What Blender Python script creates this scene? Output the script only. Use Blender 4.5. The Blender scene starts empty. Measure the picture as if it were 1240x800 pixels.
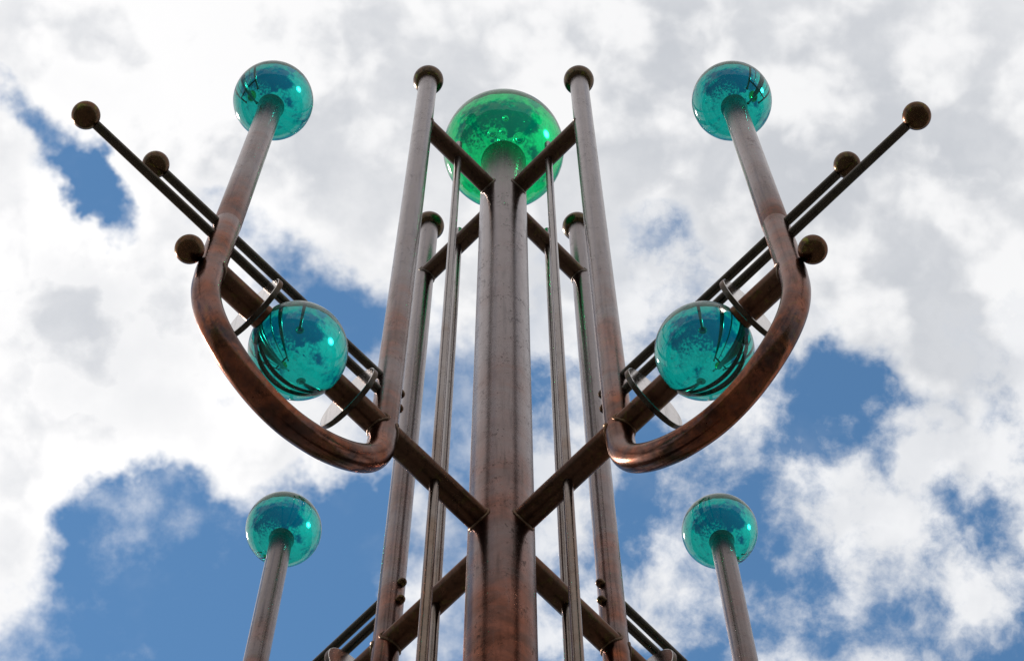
import bpy, bmesh, math, random
from mathutils import Vector, Matrix, noise as mnoise
random.seed(4)
scene = bpy.context.scene
col = scene.collection

# ------------------------------------------------------------------ camera
S = 0.25                      # metres per model unit (distance column axis -> pole axis)
EYE = 1.60                    # eye height of the photographer
HB = EYE + 15.3529 * S        # height of the lower cross beams above the ground
cam_data = bpy.data.cameras.new('camera')
cam = bpy.data.objects.new('camera', cam_data)
col.objects.link(cam)
cam_data.sensor_width = 36.0
cam_data.lens = 36.0 * 3302.0 / 1240.0
cam_data.clip_start = 0.05
cam_data.clip_end = 3000
Fv = Vector((0.00163226, 0.30191449, 0.95333361))
Rv = Vector((0.99999865, -0.00066464, -0.00150167))
Uv = Vector((-0.00018025, -0.95333478, 0.30191517))
m = Matrix((Rv, Uv, -Fv)).transposed().to_4x4()
m.translation = Vector((0.0378963 * S, -6.1965036 * S, EYE))
cam.matrix_world = m
scene.camera = cam

# ------------------------------------------------------------------ sky and sun
SUN_DIR = Vector((-0.559, 0.384, 0.731)).normalized()
sun_el = math.asin(SUN_DIR.z)
sun_az = math.atan2(SUN_DIR.x, SUN_DIR.y)

# cloud banks (+) and openings (-) on the cloud layer: x/z, y/z, radius, weight
CLOUDS = [
    (-0.1275, 0.2070, 0.1048, 0.50),
    (-0.0045, 0.2132, 0.1112, 0.50),
    (0.1192, 0.2258, 0.1207, 0.50),
    (-0.1578, 0.3335, 0.0540, 0.45),
    (-0.1893, 0.3847, 0.0381, 0.40),
    (-0.1750, 0.2936, 0.0381, 0.40),
    (0.0017, 0.3001, 0.0413, 0.30),
    (0.1532, 0.2935, 0.0635, 0.30),
    (0.1810, 0.3435, 0.0381, 0.35),
    (0.0658, 0.3435, 0.0286, 0.25),
    (0.1123, 0.3985, 0.0381, 0.10),
    (0.1685, 0.4161, 0.0477, 0.20),
    (-0.0950, 0.3708, 0.0191, 0.30),
    (-0.1196, 0.2449, 0.0254, 0.30),
    (-0.1607, 0.2594, 0.0191, -0.45),
    (-0.1839, 0.2259, 0.0127, -0.30),
    (-0.0834, 0.2903, 0.0286, -0.38),
    (-0.0585, 0.3067, 0.0191, -0.30),
    (-0.1172, 0.2642, 0.0159, -0.25),
    (-0.1519, 0.4196, 0.0540, -0.50),
    (-0.0932, 0.4267, 0.0500, -0.60),
    (-0.0598, 0.3846, 0.0254, -0.30),
    (0.1171, 0.3469, 0.0318, -0.40),
    (0.1297, 0.3402, 0.0191, -0.20),
    (0.0569, 0.3916, 0.0222, -0.30),
    (0.1038, 0.4409, 0.0191, -0.30),
    (0.0677, 0.2804, 0.0191, -0.15),
    (0.1978, 0.3846, 0.0127, -0.30),
    (-0.1167, 0.3436, 0.0159, -0.20),
    (-0.1606, 0.2562, 0.0238, -0.55),
    (-0.1505, 0.2756, 0.0159, -0.40),
    (-0.1720, 0.2354, 0.0143, -0.25),
    (-0.0906, 0.2626, 0.0127, -0.25),
    (-0.0691, 0.3657, 0.0206, 0.35),
    (-0.1942, 0.4161, 0.0222, 0.40),
    (-0.0204, 0.2935, 0.0238, 0.30),
    (-0.1332, 0.3572, 0.0286, 0.30),
    (-0.1803, 0.3051, 0.0111, -0.20),
    (-0.0242, 0.3916, 0.0238, 0.28),
    (-0.0278, 0.4356, 0.0191, 0.22),
    (0.0245, 0.3985, 0.0254, 0.20),
    (0.0645, 0.2788, 0.0159, -0.22),
    (0.1637, 0.3846, 0.0127, -0.20),
    (0.1437, 0.3708, 0.0143, -0.20),
    (-0.0865, 0.2870, 0.0270, -0.30),
    (-0.0617, 0.3101, 0.0191, -0.25),
    (-0.1578, 0.2642, 0.0191, -0.20),
    (-0.1034, 0.2739, 0.0143, -0.20),
    (-0.1168, 0.3470, 0.0191, -0.22),
    (-0.0566, 0.3916, 0.0222, -0.30),
    (-0.1510, 0.3986, 0.0286, -0.30),
    (0.1233, 0.3402, 0.0254, -0.25),
    (0.1018, 0.3708, 0.0191, -0.20),
    (0.1496, 0.3571, 0.0191, -0.20),
    (0.0872, 0.4338, 0.0191, -0.20),
    (0.1261, 0.4196, 0.0159, -0.15),
    (-0.1294, 0.3847, 0.0222, -0.32),
    (-0.1605, 0.3916, 0.0159, -0.20),
    (-0.1633, 0.2481, 0.0175, -0.30),
    (-0.1777, 0.2259, 0.0143, -0.25),
    (-0.1429, 0.2805, 0.0143, -0.25),
    (-0.1108, 0.2594, 0.0111, -0.25),
    # the wide opening in the forward sky and the bank overhead, as the glass balls show them
    (-0.06, 0.72, 0.40, -0.60),
    (0.10, -0.40, 0.85, 0.34),
    (0.55, 0.68, 0.30, -0.55),
    (-1.6, 0.6, 0.55, 0.30),
    (1.6, 0.9, 0.60, 0.22),
    (0.3, 2.6, 0.40, 0.20),
]


class Nodes:
    """small helper for building node trees"""
    def __init__(self, tree):
        self.t = tree
        self.n = tree.nodes
        self.l = tree.links

    def node(self, kind, **kw):
        nd = self.n.new(kind)
        for k, v in kw.items():
            setattr(nd, k, v)
        return nd

    def put(self, sock, v):
        if isinstance(v, bpy.types.NodeSocket):
            self.l.new(v, sock)
        else:
            sock.default_value = v

    def math(self, op, a, b=0.0, c=0.0, clamp=False):
        nd = self.node('ShaderNodeMath', operation=op, use_clamp=clamp)
        self.put(nd.inputs[0], a)
        self.put(nd.inputs[1], b)
        self.put(nd.inputs[2], c)
        return nd.outputs[0]

    def vmath(self, op, a, b=(0, 0, 0), out=0):
        nd = self.node('ShaderNodeVectorMath', operation=op)
        self.put(nd.inputs[0], a)
        if op == 'SCALE':
            self.put(nd.inputs['Scale'], b)
        elif op not in ('LENGTH', 'NORMALIZE'):
            self.put(nd.inputs[1], b)
        return nd.outputs['Value'] if op in ('LENGTH', 'DISTANCE', 'DOT_PRODUCT') else nd.outputs[0]

    def noise(self, vec, scale, detail=4, rough=0.5, dist=0.0, dims='3D', color=False, lac=2.0):
        nd = self.node('ShaderNodeTexNoise', noise_dimensions=dims)
        self.put(nd.inputs['Vector'], vec)
        nd.inputs['Scale'].default_value = scale
        nd.inputs['Detail'].default_value = detail
        nd.inputs['Roughness'].default_value = rough
        nd.inputs['Distortion'].default_value = dist
        nd.inputs['Lacunarity'].default_value = lac
        return nd.outputs['Color'] if color else nd.outputs['Fac']

    def rng(self, v, a, b, c=0.0, d=1.0, smooth=False):
        nd = self.node('ShaderNodeMapRange', interpolation_type='SMOOTHSTEP' if smooth else 'LINEAR')
        self.put(nd.inputs['Value'], v)
        for i, q in enumerate((a, b, c, d)):
            self.put(nd.inputs[i + 1], q)
        return nd.outputs[0]

    def mix(self, f, a, b, mode='MIX'):
        nd = self.node('ShaderNodeMix', data_type='RGBA', blend_type=mode)
        self.put(nd.inputs[0], f)
        for i, v in ((6, a), (7, b)):
            if isinstance(v, tuple) and len(v) == 3:
                v = (*v, 1)
            self.put(nd.inputs[i], v)
        return nd.outputs[2]


SKY_TINT = (0.76, 1.06, 1.12)
CLOUD_LIT = (7.4, 7.4, 7.45)
CLOUD_GREY = (4.3, 4.5, 4.85)
world = bpy.data.worlds.new('World')
scene.world = world
world.use_nodes = True
W = Nodes(world.node_tree)
W.n.clear()
sky = W.node('ShaderNodeTexSky', sky_type='NISHITA')
sky.sun_disc = False
sky.sun_elevation = sun_el
sky.sun_rotation = sun_az
sky.altitude = 200
sky.air_density = 1.0
sky.dust_density = 0.0
sky.ozone_density = 1.0
tc = W.node('ShaderNodeTexCoord')
dirv = tc.outputs['Generated']
sep = W.node('ShaderNodeSeparateXYZ')
W.l.new(dirv, sep.inputs[0])


def billow(vec):
    """heaped cloud: broad masses, cauliflower heads, ragged fringe"""
    mass = W.noise(vec, 4.6, 8, 0.54, 0.0)
    puff = W.math('ABSOLUTE', W.math('MULTIPLY_ADD', W.noise(vec, 16.0, 4, 0.5), 2.0, -1.0))
    return W.math('ADD', W.math('MULTIPLY_ADD', mass, 2.0, -1.10), W.math('MULTIPLY', puff, 0.45))


# ragged edges: the layer is warped before the banks are laid out
wrp = W.vmath('SUBTRACT', W.noise(dirv, 19, 5, 0.6, color=True), (0.5, 0.5, 0.5))
dw = W.vmath('ADD', dirv, W.vmath('SCALE', wrp, 0.058))
dw2 = W.vmath('ADD', dirv, W.vmath('SCALE', wrp, 0.012))
total = None
for (u, v, r, w) in CLOUDS:
    c = Vector((u, v, 1.0)).normalized()
    d = W.vmath('DISTANCE', dw, tuple(c))
    k = W.rng(d, 0.0, r * 1.3, w, 0.0, smooth=True)
    total = k if total is None else W.math('ADD', total, k)
total = W.math('MAXIMUM', W.math('MINIMUM', total, 0.60), -0.60)
b0 = billow(dw2)
fray = W.math('MULTIPLY_ADD', W.noise(dirv, 70, 4, 0.6), 0.44, -0.22)
dens = W.math('ADD', W.math('MULTIPLY_ADD', total, 0.95, b0), fray)
# a thin dappled layer lies on the right of the heaps
dap = W.math('MULTIPLY_ADD', W.noise(dw2, 30, 7, 0.60), 2.4, -1.2)
dap = W.math('ADD', dap, W.math('MULTIPLY_ADD', total, 0.75, 0.07))
side = W.rng(sep.outputs['X'], -0.055, 0.03, 0.0, 0.93, smooth=True)
far = W.vmath('DISTANCE', dirv, tuple(Vector((0.20, 0.36, 1.0)).normalized()))
side = W.math('MULTIPLY', side, W.rng(far, 0.19, 0.31, 1.0, 0.0, smooth=True))
low = W.rng(sep.outputs['Y'], 0.20, 0.30, 0.0, 1.0, smooth=True)
cover = W.rng(W.math('SUBTRACT', dens, W.math('MULTIPLY', W.math('MULTIPLY', side, low), 0.42)), -0.32, 0.17, 0.0, 1.0, smooth=True)
dapple = W.math('MULTIPLY', W.rng(dap, -0.34, 0.30, 0.0, 1.0, smooth=True), side)
veil = W.rng(W.noise(dirv, 14, 5, 0.6), 0.52, 0.80, 0.0, 0.16, smooth=True)
cover = W.math('MAXIMUM', W.math('MAXIMUM', cover, dapple), veil)
hz = W.rng(sep.outputs['Z'], 0.02, 0.16, 0.35, 0.0, smooth=True)
cover = W.math('MAXIMUM', cover, hz)
# light on the heaps: sides turned to the sun are white, thick undersides grey
b1 = billow(W.vmath('ADD', dw2, tuple(SUN_DIR * 0.020)))
relief = W.rng(W.math('SUBTRACT', b0, b1), -0.09, 0.08, 0.0, 1.0, smooth=True)
thick = W.rng(dens, 0.0, 0.85, 0.0, 1.0, smooth=True)
grey = W.math('MULTIPLY', W.math('MULTIPLY_ADD', relief, -0.9, 1.0), W.math('MULTIPLY_ADD', thick, 0.65, 0.30), clamp=True)
swell = W.rng(W.noise(dirv, 2.6, 5, 0.55), 0.42, 0.66, 0.0, 0.50, smooth=True)
grey = W.math('MAXIMUM', grey, W.math('MULTIPLY', swell, thick))
ccol = W.mix(grey, CLOUD_LIT, CLOUD_GREY)
cosun = W.math('MAXIMUM', W.vmath('DOT_PRODUCT', dirv, tuple(SUN_DIR)), 0.0)
ccol = W.mix(1.0, ccol, W.mix(W.math('POWER', cosun, 14.0), (1.0, 1.0, 1.0), (1.6, 1.55, 1.5)), 'MULTIPLY')
blue = W.mix(1.0, sky.outputs[0], SKY_TINT, 'MULTIPLY')
skyc = W.mix(cover, blue, ccol)
# bright haze right round the sun
aur = W.math('POWER', cosun, 2600.0)
skyc = W.mix(1.0, skyc, W.mix(aur, (0.0, 0.0, 0.0), (2200.0, 2120.0, 2000.0)), 'ADD')
bg = W.node('ShaderNodeBackground')
bg.inputs['Strength'].default_value = 0.13
W.l.new(skyc, bg.inputs['Color'])
wo = W.node('ShaderNodeOutputWorld')
W.l.new(bg.outputs[0], wo.inputs['Surface'])
world.cycles.sampling_method = 'MANUAL'
world.cycles.sample_map_resolution = 512

sd = bpy.data.lights.new('sun', 'SUN')
sd.energy = 4.0
sd.angle = math.radians(0.53)
sd.color = (1.0, 0.95, 0.86)
sun = bpy.data.objects.new('sun', sd)
col.objects.link(sun)
sun.rotation_euler = SUN_DIR.to_track_quat('Z', 'Y').to_euler()
sun.location = (0, 0, 30)

scene.view_settings.view_transform = 'Standard'
scene.view_settings.look = 'None'
scene.view_settings.exposure = 0.0
scene.view_settings.gamma = 1.0
scene.view_settings.use_curve_mapping = False
scene.render.engine = 'CYCLES'
cy = scene.cycles
cy.use_denoising = True
cy.max_bounces = 16
cy.transmission_bounces = 14
cy.glossy_bounces = 6
cy.diffuse_bounces = 3
cy.transparent_max_bounces = 16
cy.caustics_reflective = False
cy.caustics_refractive = False
cy.sample_clamp_indirect = 14.0


# ------------------------------------------------------------------ materials
def new_mat(name):
    mt = bpy.data.materials.new(name)
    mt.use_nodes = True
    N = Nodes(mt.node_tree)
    N.n.clear()
    out = N.node('ShaderNodeOutputMaterial')
    return mt, N, out


def metal(name, red, brown, grey, fleck, rough=0.34, met=0.9, verd=0.0, fleck_amt=0.5, grain=1.0, edge=(0.66, 0.54, 0.50)):
    """weathered copper / bronze: patches of patina, long vertical flecks, fine grain"""
    mt, N, out = new_mat(name)
    geo = N.node('ShaderNodeNewGeometry')
    pos = geo.outputs['Position']
    big = N.noise(pos, 5.0, 5, 0.6, 0.6)
    mid = N.noise(N.vmath('MULTIPLY', pos, (1, 1, 0.45)), 34, 6, 0.65, 0.3)
    small = N.noise(N.vmath('MULTIPLY', pos, (1.0, 1.0, 0.5)), 190, 5, 0.65)
    hi = N.noise(pos, 700, 3, 0.6)
    sepz = N.node('ShaderNodeSeparateXYZ')
    N.l.new(pos, sepz.inputs[0])
    # the upper lengths have weathered grey, the lower ones are still copper red
    alt = N.rng(sepz.outputs['Z'], HB - 0.5, HB + 1.1)
    gsel = N.rng(N.math('ADD', N.math('MULTIPLY', alt, 0.55), N.math('MULTIPLY', big, 0.8)), 0.30, 0.92, smooth=True)
    patch = N.noise(pos, 16, 6, 0.62, 0.5)
    c = N.mix(N.rng(N.math('MULTIPLY_ADD', patch, 0.65, N.math('MULTIPLY', mid, 0.35)), 0.40, 0.62, smooth=True), brown, red)
    c = N.mix(gsel, c, grey)
    fl = N.rng(N.math('MULTIPLY_ADD', mid, 0.6, N.math('MULTIPLY', small, 0.75)), 0.74, 0.86, 0.0, fleck_amt, smooth=True)
    c = N.mix(fl, c, fleck)
    run = N.noise(N.vmath('MULTIPLY', pos, (1.0, 1.0, 0.05)), 95, 4, 0.6)
    c = N.mix(N.rng(run, 0.50, 0.72, 0.0, 0.55, smooth=True), c, fleck)
    c = N.mix(N.rng(run, 0.44, 0.28, 0.0, 0.25, smooth=True), c, grey)
    c = N.mix(0.35, c, N.mix(hi, (0.65, 0.65, 0.65), (1.35, 1.35, 1.35)), 'MULTIPLY')
    if verd > 0:
        gv = N.rng(N.noise(pos, 62, 5, 0.65, 0.8), 0.55, 0.68, 0.0, verd, smooth=True)
        c = N.mix(gv, c, (0.13, 0.13, 0.025))
    p = N.node('ShaderNodeBsdfPrincipled')
    N.put(p.inputs['Base Color'], c)
    p.inputs['Metallic'].default_value = met
    N.put(p.inputs['Specular Tint'], N.mix(gsel, edge, (0.84, 0.80, 0.80)))
    rr = N.math('ADD', rough - 0.14, N.math('ADD', N.math('MULTIPLY', mid, 0.16), N.math('MULTIPLY', small, 0.12)))
    rr = N.math('ADD', rr, N.math('MULTIPLY', fl, 0.2))
    N.put(p.inputs['Roughness'], rr)
    b = N.node('ShaderNodeBump')
    b.inputs['Strength'].default_value = 0.16 * grain
    b.inputs['Distance'].default_value = 0.0022
    hgt = N.math('ADD', N.math('MULTIPLY', mid, 1.2), N.math('ADD', N.math('MULTIPLY', small, 0.55), N.math('MULTIPLY', hi, 0.10)))
    hgt = N.math('SUBTRACT', hgt, N.math('MULTIPLY', fl, 0.35))
    N.put(b.inputs['Height'], hgt)
    N.l.new(b.outputs[0], p.inputs['Normal'])
    N.l.new(p.outputs[0], out.inputs['Surface'])
    return mt


M = {}
M['copper'] = metal('weathered_copper', (0.270, 0.078, 0.033), (0.052, 0.021, 0.014), (0.125, 0.104, 0.100), (0.016, 0.010, 0.009), rough=0.20, met=1.0, verd=0.15, fleck_amt=0.4)
M['column'] = metal('column_copper', (0.190, 0.070, 0.046), (0.068, 0.032, 0.025), (0.125, 0.098, 0.093), (0.016, 0.010, 0.009), rough=0.22, met=1.0, fleck_amt=0.7)
M['bronze'] = metal('dark_bronze', (0.13, 0.055, 0.030), (0.060, 0.028, 0.016), (0.085, 0.050, 0.034), (0.020, 0.014, 0.010), rough=0.30, met=1.0, verd=0.3)
M['rod'] = metal('dark_rod_bronze', (0.075, 0.055, 0.038), (0.045, 0.036, 0.027), (0.07, 0.062, 0.052), (0.02, 0.018, 0.015), rough=0.28, met=1.0, verd=0.2)
M['ball'] = metal('brass_ball', (0.125, 0.050, 0.022), (0.060, 0.030, 0.016), (0.085, 0.055, 0.032), (0.03, 0.022, 0.015), rough=0.24, met=1.0, verd=0.9)
M['weld'] = metal('weld_metal', (0.15, 0.08, 0.04), (0.10, 0.055, 0.03), (0.13, 0.10, 0.08), (0.025, 0.02, 0.015), rough=0.40, met=1.0, verd=0.3, grain=2.0)
M['steel'] = metal('polished_steel', (0.20, 0.16, 0.125), (0.14, 0.12, 0.10), (0.21, 0.19, 0.175), (0.05, 0.045, 0.04), rough=0.20, met=1.0, fleck_amt=0.3, grain=0.6)
M['plate'] = metal('polished_plate', (0.60, 0.54, 0.50), (0.50, 0.46, 0.43), (0.60, 0.57, 0.55), (0.20, 0.17, 0.15), rough=0.16, met=1.0, fleck_amt=0.15, grain=0.15, verd=0.12, edge=(0.95, 0.95, 0.95))


def glass(name, colour, ior=1.5, rough=0.0):
    mt, N, out = new_mat(name)
    g = N.node('ShaderNodeBsdfGlass')
    g.inputs['Color'].default_value = (*colour, 1)
    g.inputs['IOR'].default_value = ior
    g.inputs['Roughness'].default_value = rough
    N.l.new(g.outputs[0], out.inputs['Surface'])
    return mt


def tinted_glass(name, colour, ior=1.5):
    """clear mirror-like reflections, colour only in what passes through"""
    mt, N, out = new_mat(name)
    rf = N.node('ShaderNodeBsdfRefraction')
    rf.inputs['Color'].default_value = (*colour, 1)
    rf.inputs['IOR'].default_value = ior
    rf.inputs['Roughness'].default_value = 0.0
    gl = N.node('ShaderNodeBsdfGlossy')
    gl.inputs['Roughness'].default_value = 0.0
    fr = N.node('ShaderNodeFresnel')
    fr.inputs['IOR'].default_value = ior
    mx = N.node('ShaderNodeMixShader')
    N.l.new(fr.outputs[0], mx.inputs[0])
    N.l.new(rf.outputs[0], mx.inputs[1])
    N.l.new(gl.outputs[0], mx.inputs[2])
    N.l.new(mx.outputs[0], out.inputs['Surface'])
    return mt


M['teal'] = tinted_glass('teal_glass', (0.065, 0.565, 0.525))
M['green'] = tinted_glass('green_glass', (0.065, 0.71, 0.39))
M['bubble'] = glass('air_in_glass', (1, 1, 1), 1.5)


def ground_mat():
    mt, N, out = new_mat('paving')
    geo = N.node('ShaderNodeNewGeometry')
    pos = geo.outputs['Position']
    a = N.noise(pos, 1.3, 6, 0.6)
    b2 = N.noise(pos, 90, 4, 0.7)
    c = N.mix(a, (0.050, 0.048, 0.045), (0.085, 0.080, 0.075))
    c = N.mix(N.rng(b2, 0.4, 0.7), c, (0.11, 0.105, 0.10))
    p = N.node('ShaderNodeBsdfPrincipled')
    N.put(p.inputs['Base Color'], c)
    p.inputs['Roughness'].default_value = 0.9
    bp = N.node('ShaderNodeBump')
    bp.inputs['Distance'].default_value = 0.004
    N.put(bp.inputs['Height'], b2)
    N.l.new(bp.outputs[0], p.inputs['Normal'])
    N.l.new(p.outputs[0], out.inputs['Surface'])
    return mt


def hill_mat():
    mt, N, out = new_mat('wooded_slope')
    geo = N.node('ShaderNodeNewGeometry')
    pos = geo.outputs['Position']
    a = N.noise(pos, 0.12, 8, 0.7)
    c = N.mix(N.rng(a, 0.35, 0.65), (0.030, 0.045, 0.020), (0.075, 0.095, 0.040))
    p = N.node('ShaderNodeBsdfPrincipled')
    N.put(p.inputs['Base Color'], c)
    p.inputs['Roughness'].default_value = 1.0
    N.l.new(p.outputs[0], out.inputs['Surface'])
    return mt


M['ground'] = ground_mat()
M['hill'] = hill_mat()


# ------------------------------------------------------------------ mesh helpers (model units, scaled by S when linked)
def mesh_from(name, verts, faces, mat, smooth=True, sharp=None):
    me = bpy.data.meshes.new(name)
    me.from_pydata([tuple(Vector(v) * S) for v in verts], [], faces)
    bm = bmesh.new()
    bm.from_mesh(me)
    bmesh.ops.recalc_face_normals(bm, faces=bm.faces)
    if sharp is not None:
        for e in bm.edges:
            if len(e.link_faces) == 2 and e.calc_face_angle(0) > sharp:
                e.smooth = False
    for f in bm.faces:
        f.smooth = smooth
    bm.to_mesh(me)
    bm.free()
    me.materials.append(mat)
    return me


def tube(path, r, seg=40, radii=None, dome=(False, False)):
    """closed tube along a path; ends flat or domed"""
    P = [Vector(p) for p in path]
    R = list(radii) if radii else [r] * len(P)
    if dome[0]:
        t = (P[0] - P[1]).normalized()
        add = [(P[0] + t * R[0] * math.sin(a), R[0] * math.cos(a)) for a in (1.45, 1.2, 0.85, 0.45)]
        r0 = R[0]
        P = [q for q, _ in add] + P
        R = [q for _, q in add] + R
    if dome[1]:
        t = (P[-1] - P[-2]).normalized()
        r1 = R[-1]
        base = P[-1]
        for a in (0.45, 0.85, 1.2, 1.45):
            P.append(base + t * r1 * math.sin(a))
            R.append(r1 * math.cos(a))
    n = len(P)
    T = []
    for i in range(n):
        a = P[max(i - 1, 0)]
        b = P[min(i + 1, n - 1)]
        T.append((b - a).normalized())
    ref = Vector((0, 1, 0)) if abs(T[0].y) < 0.9 else Vector((0, 0, 1))
    U = (ref - T[0] * ref.dot(T[0])).normalized()
    verts, faces = [], []
    for i in range(n):
        U = (U - T[i] * U.dot(T[i])).normalized()
        V = T[i].cross(U)
        for k in range(seg):
            a = 2 * math.pi * k / seg
            verts.append(P[i] + (U * math.cos(a) + V * math.sin(a)) * R[i])
    for i in range(n - 1):
        for k in range(seg):
            k2 = (k + 1) % seg
            faces.append((i * seg + k, i * seg + k2, (i + 1) * seg + k2, (i + 1) * seg + k))
    faces.append(tuple(range(seg - 1, -1, -1)))
    faces.append(tuple(range((n - 1) * seg, n * seg)))
    return verts, faces


def ball(c, r, seg=48, rings=24):
    verts, faces = [], []
    c = Vector(c)
    verts.append(c + Vector((0, 0, r)))
    for i in range(1, rings):
        a = math.pi * i / rings
        for k in range(seg):
            b = 2 * math.pi * k / seg
            verts.append(c + Vector((math.sin(a) * math.cos(b), math.sin(a) * math.sin(b), math.cos(a))) * r)
    verts.append(c - Vector((0, 0, r)))
    for k in range(seg):
        faces.append((0, 1 + k, 1 + (k + 1) % seg))
    for i in range(rings - 2):
        for k in range(seg):
            a = 1 + i * seg
            k2 = (k + 1) % seg
            faces.append((a + k, a + seg + k, a + seg + k2, a + k2))
    last = len(verts) - 1
    a = 1 + (rings - 2) * seg
    for k in range(seg):
        faces.append((last, a + (k + 1) % seg, a + k))
    return verts, faces


def disc(c, r, th, seg=72, bev=0.008):
    """round plate, axis along x, eased rim"""
    prof = [(-th / 2, r - bev), (-th / 2 + bev * 0.3, r - bev * 0.3), (-th / 2 + bev, r),
            (th / 2 - bev, r), (th / 2 - bev * 0.3, r - bev * 0.3), (th / 2, r - bev)]
    verts, faces = [], []
    for (x, rr) in prof:
        for k in range(seg):
            a = 2 * math.pi * k / seg
            verts.append(Vector((c[0] + x, c[1] + rr * math.cos(a), c[2] + rr * math.sin(a))))
    for i in range(len(prof) - 1):
        for k in range(seg):
            k2 = (k + 1) % seg
            faces.append((i * seg + k, i * seg + k2, (i + 1) * seg + k2, (i + 1) * seg + k))
    faces.append(tuple(range(seg - 1, -1, -1)))
    faces.append(tuple(range((len(prof) - 1) * seg, len(prof) * seg)))
    return verts, faces


def saddle(rb, Rc, x0, sgn, z, bead, seg=48):
    """weld bead round a horizontal tube (radius rb) where it meets an upright tube (radius Rc, axis at x0)"""
    pts = []
    rnd = random.Random(int(x0 * 1000 + z * 77 + sgn * 5))
    for k in range(seg):
        a = 2 * math.pi * k / seg
        y = rb * math.cos(a)
        q = math.sqrt(max(Rc * Rc - y * y, 0))
        pts.append(Vector((x0 + sgn * q, y, z + rb * math.sin(a))))
    verts, faces = [], []
    m_ = 8
    for k in range(seg):
        t = (pts[(k + 1) % seg] - pts[k - 1]).normalized()
        u = Vector((1, 0, 0))
        u = (u - t * u.dot(t)).normalized()
        v = t.cross(u)
        bb = bead * (1 + 0.22 * rnd.uniform(-1, 1))
        for j in range(m_):
            a = 2 * math.pi * j / m_
            verts.append(pts[k] + (u * math.cos(a) + v * math.sin(a)) * bb)
    for k in range(seg):
        k2 = (k + 1) % seg
        for j in range(m_):
            j2 = (j + 1) % m_
            faces.append((k * m_ + j, k * m_ + j2, k2 * m_ + j2, k2 * m_ + j))
    return verts, faces


def smooth_path(pts, n=10):
    """centripetal-ish Catmull-Rom through the points"""
    P = [Vector(p) for p in pts]
    P = [P[0] * 2 - P[1]] + P + [P[-1] * 2 - P[-2]]
    out = []
    for i in range(1, len(P) - 2):
        p0, p1, p2, p3 = P[i - 1:i + 3]
        for j in range(n):
            t = j / n
            out.append(0.5 * ((2 * p1) + (p2 - p0) * t + (2 * p0 - 5 * p1 + 4 * p2 - p3) * t * t
                              + (3 * p1 - p0 - 3 * p2 + p3) * t ** 3))
    out.append(P[-2])
    return out


def link(name, me, parent=None, az=None, label=None):
    o = bpy.data.objects.new(name, me)
    col.objects.link(o)
    if parent is not None:
        o.parent = parent
    if az is not None:
        o.location = (0, 0, HB)
        o.rotation_euler = (0, 0, math.radians(az))
    if label:
        o['label'] = label
    return o


# ------------------------------------------------------------------ the setting
def build_ground():
    R0 = 420.0
    verts, faces = [(0, 0, 0)], []
    seg = 96
    rad = [2, 6, 20, 60, 150, R0]
    for r in rad:
        for k in range(seg):
            a = 2 * math.pi * k / seg
            verts.append((r * math.cos(a), r * math.sin(a), 0))
    for k in range(seg):
        faces.append((0, 1 + k, 1 + (k + 1) % seg))
    for i in range(len(rad) - 1):
        for k in range(seg):
            k2 = (k + 1) % seg
            faces.append((1 + i * seg + k, 1 + (i + 1) * seg + k, 1 + (i + 1) * seg + k2, 1 + i * seg + k2))
    me = bpy.data.meshes.new('ground')
    me.from_pydata(verts, [], faces)
    me.materials.append(M['ground'])
    o = bpy.data.objects.new('ground', me)
    col.objects.link(o)
    o['kind'] = 'structure'
    # wooded slopes round the place, seen only as the dark band at the rim of the glass balls
    verts, faces = [], []
    seg, rows = 240, 14
    for k in range(seg):
        a = 2 * math.pi * k / seg
        ca, sa = math.cos(a), math.sin(a)
        top = 32 + 40 * max(0.0, sa) ** 1.5 + 14 * mnoise.noise(Vector((ca * 1.7, sa * 1.7, 0.3))) + 9 * mnoise.noise(Vector((ca * 7, sa * 7, 2.3)))
        for j in range(rows):
            t = j / (rows - 1)
            r = 90 + 110 * t
            z = -1 + (top + 1) * math.sin(t * math.pi / 2) ** 1.3
            z += 2.2 * mnoise.noise(Vector((r * ca * 0.12, r * sa * 0.12, 5.0))) * t
            verts.append((r * ca, r * sa, z))
    for k in range(seg):
        k2 = (k + 1) % seg
        for j in range(rows - 1):
            faces.append((k * rows + j, k * rows + j + 1, k2 * rows + j + 1, k2 * rows + j))
    me = bpy.data.meshes.new('hills')
    me.from_pydata(verts, [], faces)
    me.materials.append(M['hill'])
    for p in me.polygons:
        p.use_smooth = True
    o = bpy.data.objects.new('hills', me)
    col.objects.link(o)
    o['kind'] = 'structure'


build_ground()

# ------------------------------------------------------------------ the sculpture
RP = 0.086      # upright poles and curved tubes
RC = 0.206      # central column
RB = 0.080      # cross beams
RR = 0.0295     # thin horizontal rods
RV = 0.0315     # thin upright rods
RJ, ZJ = 2.412, 4.458   # outer glass ball
RS = 1.705              # inner glass ball on the beam
RG = 0.297              # glass ball radius
ZTOP, ZU = 9.737, 8.001
ZA, ZB = 0.585, 0.862
ZLOW = -5.6             # a lower ring of beams, below the picture
ZSEAM = 0.95            # joint between the bent tube and the outer post
GZ = -HB / S            # ground in model units

root = bpy.data.objects.new('metal_sculpture', None)
col.objects.link(root)
root.empty_display_size = 0.5
root['label'] = 'tall weathered copper sculpture of curved pipes carrying teal and green glass balls'
root['category'] = 'sculpture'

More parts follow.
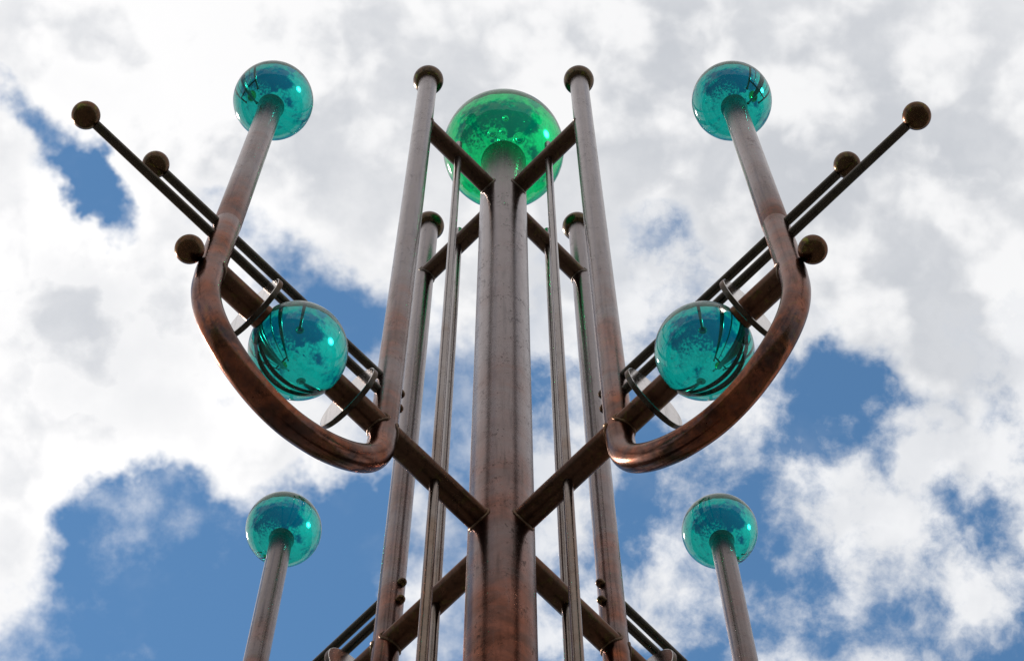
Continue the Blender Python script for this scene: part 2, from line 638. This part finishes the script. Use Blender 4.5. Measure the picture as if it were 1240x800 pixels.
# central column with its base and the big green ball
zc0, rg = 9.917, 0.576
v, f = tube([(0, 0, GZ + 0.1), (0, 0, -2), (0, 0, 2), (0, 0, 6), (0, 0, 9.41), (0, 0, 9.43)], RC, 72, radii=[RC] * 4 + [RC, RC - 0.02])
column = link('column', mesh_from('column', v, f, M['column'], sharp=0.7), root, 0)
v, f = tube([(0, 0, GZ - 0.02), (0, 0, GZ + 0.14), (0, 0, GZ + 0.18)], 0.9, 64, radii=[0.9, 0.9, 0.86])
link('base_plate', mesh_from('base_plate', v, f, M['copper'], sharp=0.5), column)
v, f = ball((0, 0, zc0), rg, 160, 80)
big = link('glass_ball', mesh_from('green_glass_ball', v, f, M['green']), root, 0, label='large green glass ball with air bubbles on top of the column')


def flip(me):
    bm = bmesh.new()
    bm.from_mesh(me)
    bmesh.ops.reverse_faces(bm, faces=bm.faces)
    bm.to_mesh(me)
    bm.free()
    return me


# air bubbles in the green ball (offsets from its centre, radius)
BUBBLES = [(-0.085, 0.085, 0.26, 0.040), (-0.005, 0.095, 0.24, 0.028), (-0.010, 0.030, 0.28, 0.042),
           (0.120, 0.040, 0.25, 0.048), (0.015, 0.195, 0.22, 0.026), (-0.060, 0.190, 0.24, 0.008),
           (0.105, -0.025, 0.30, 0.020), (-0.15, -0.015, 0.24, 0.016), (0.07, 0.22, 0.20, 0.005),
           (-0.20, 0.12, 0.20, 0.006), (0.16, 0.17, 0.20, 0.006), (-0.20, -0.03, 0.22, 0.012),
           (0.06, 0.02, 0.30, 0.010), (-0.26, 0.15, 0.15, 0.005), (0.21, 0.11, 0.18, 0.006)]
for bx, by, bz, br in BUBBLES:
    q = Vector((bx, -0.953 * (by + 0.03) - 0.302 * bz, zc0 + 0.302 * by - 0.953 * bz))
    v, f = ball(q, br, 32, 16)
    link('bubble', flip(mesh_from('bubble', v, f, M['bubble'])), big)

# profile of the curved tube in the plane of an arm (radius from column, height)
J = [(1.0, -0.18), (1.012, -0.38), (1.06, -0.58), (1.15, -0.76), (1.28, -0.93), (1.45, -1.08), (1.66, -1.175),
     (1.86, -1.165), (2.05, -1.06), (2.22, -0.88), (2.335, -0.66), (2.395, -0.40), (RJ, -0.10)]
jp = smooth_path([(a, 0, b) for a, b in J], 8)
pole_path = [(1.0, 0, ZTOP), (1.0, 0, 7.0), (1.0, 0, 4.5), (1.0, 0, 2.0), (1.0, 0, 0.4)] + jp + \
            [(RJ, 0, 0.4), (RJ, 0, ZSEAM), (RJ, 0, ZSEAM + 0.1)]
v, f = tube(pole_path, RP, 44)
me_pole = mesh_from('curved_pole', v, f, M['copper'], sharp=0.7)
v, f = tube([(RJ, 0, ZSEAM), (RJ, 0, ZSEAM + 0.012), (RJ, 0, 2.2), (RJ, 0, 3.6), (RJ, 0, ZJ - 0.19), (RJ, 0, ZJ - 0.18)], RP, 44,
            radii=[RP - 0.001, RP + 0.002, RP + 0.002, RP + 0.002, RP + 0.002, RP - 0.010])
me_post = mesh_from('outer_post', v, f, M['copper'], sharp=0.7)
v, f = ball((1.0, 0, ZTOP), 0.1425, 48, 24)
me_cap = mesh_from('cap_ball', v, f, M['ball'])
v, f = ball((RJ, 0, ZJ), RG, 128, 64)
me_top = mesh_from('glass_ball', v, f, M['teal'])
v, f = ball((RS, 0, 0), RG, 128, 64)
me_mid = mesh_from('glass_ball', v, f, M['teal'])


def beam_mesh(x0, x1, z, r=RB, dome1=False):
    vv, ff = tube([(x0, 0, z), (x0 * 0.7 + x1 * 0.3, 0, z), (x0 * 0.3 + x1 * 0.7, 0, z), (x1, 0, z)], r, 36)
    return mesh_from('beam', vv, ff, M['bronze'], sharp=0.7)


me_ub = beam_mesh(0.15, 0.96, ZU)
me_lb = beam_mesh(0.15, 0.96, 0.0)
me_xb = beam_mesh(0.15, 0.66, ZLOW)
me_ib = beam_mesh(1.04, RS - RG + 0.022, 0.0)
me_ob = beam_mesh(RS + RG - 0.022, RJ - 0.03, 0.0)
v, f = ball((2.584, 0, 0), 0.0885, 40, 20)
me_ballc = mesh_from('end_ball', v, f, M['ball'])


def rod_mesh(x1, z):
    vv, ff = tube([(0.93, 0, z), (1.6, 0, z), (2.4, 0, z), (x1, 0, z)], RR, 24)
    return mesh_from('rod', vv, ff, M['rod'], sharp=0.7)


me_ra, me_rb = rod_mesh(3.50, ZA), rod_mesh(2.98, ZB)
v, f = ball((3.522, 0, ZA), 0.087, 40, 20)
me_balla = mesh_from('end_ball', v, f, M['ball'])
v, f = ball((2.998, 0, ZB), 0.084, 40, 20)
me_ballb = mesh_from('end_ball', v, f, M['ball'])


def bolt_mesh(z):
    vv, ff = tube([(0.925, 0, z), (0.908, 0, z), (0.902, 0, z)], 0.031, 24, dome=(False, True))
    return mesh_from('bolt', vv, ff, M['ball'], sharp=0.9)


me_bolts = [bolt_mesh(ZA + 0.01), bolt_mesh(ZB + 0.01)]
v, f = tube([(0.565, 0, ZLOW - 0.02), (0.565, 0, -2), (0.565, 0, 2), (0.565, 0, 6), (0.565, 0, 8.47)], RV, 28, dome=(False, True))
me_up = mesh_from('upright_rod', v, f, M['steel'], sharp=0.9)
me_discs = []
for rr in (1.285, 2.065):
    v, f = disc((rr, 0, 0), 0.232, 0.036, bev=0.006)
    me = mesh_from('round_plate', v, f, M['plate'], sharp=0.3)
    me.materials.append(M['rod'])
    for p in me.polygons:
        if abs(p.normal.x) < 0.9:
            p.material_index = 1
    me_discs.append(me)
welds = []
for (rb, Rc, x0, sg, z) in ((RB, RC, 0, 1, ZU), (RB, RC, 0, 1, 0.0), (RB, RP, 1, -1, ZU), (RB, RP, 1, -1, 0.0),
                            (RB, RP, 1, 1, 0.0), (RB, RP, RJ, -1, 0.0)):
    v, f = saddle(rb, Rc, x0, sg, z, 0.011)
    welds.append((mesh_from('weld_bead', v, f, M['weld']), z, x0, sg))

for az in (225.15, 314.9, 135.1, 45.4):
    pole = link('curved_pole', me_pole, root, az)
    link('cap_ball', me_cap, pole)
    link('outer_post', me_post, pole)
    for me in me_bolts:
        link('bolt', me, pole)
    link('glass_ball', me_top, root, az)
    link('glass_ball', me_mid, root, az)
    ub = link('cross_beam', me_ub, root, az)
    lb = link('cross_beam', me_lb, root, az)
    link('cross_beam', me_xb, root, az)
    ib = link('arm_beam', me_ib, root, az)
    ob = link('arm_beam', me_ob, root, az)
    link('end_ball', me_ballc, ob)
    ra = link('rod', me_ra, root, az)
    link('end_ball', me_balla, ra)
    rb_ = link('rod', me_rb, root, az)
    link('end_ball', me_ballb, rb_)
    link('upright_rod', me_up, root, az)
    for me in me_discs:
        link('round_plate', me, root, az)
    for me, z, x0, sg in welds:
        par = ub if z > 4 else (lb if (x0 == 0 or (x0 == 1 and sg == -1)) else (ib if x0 == 1 else ob))
        link('weld_bead', me, par)
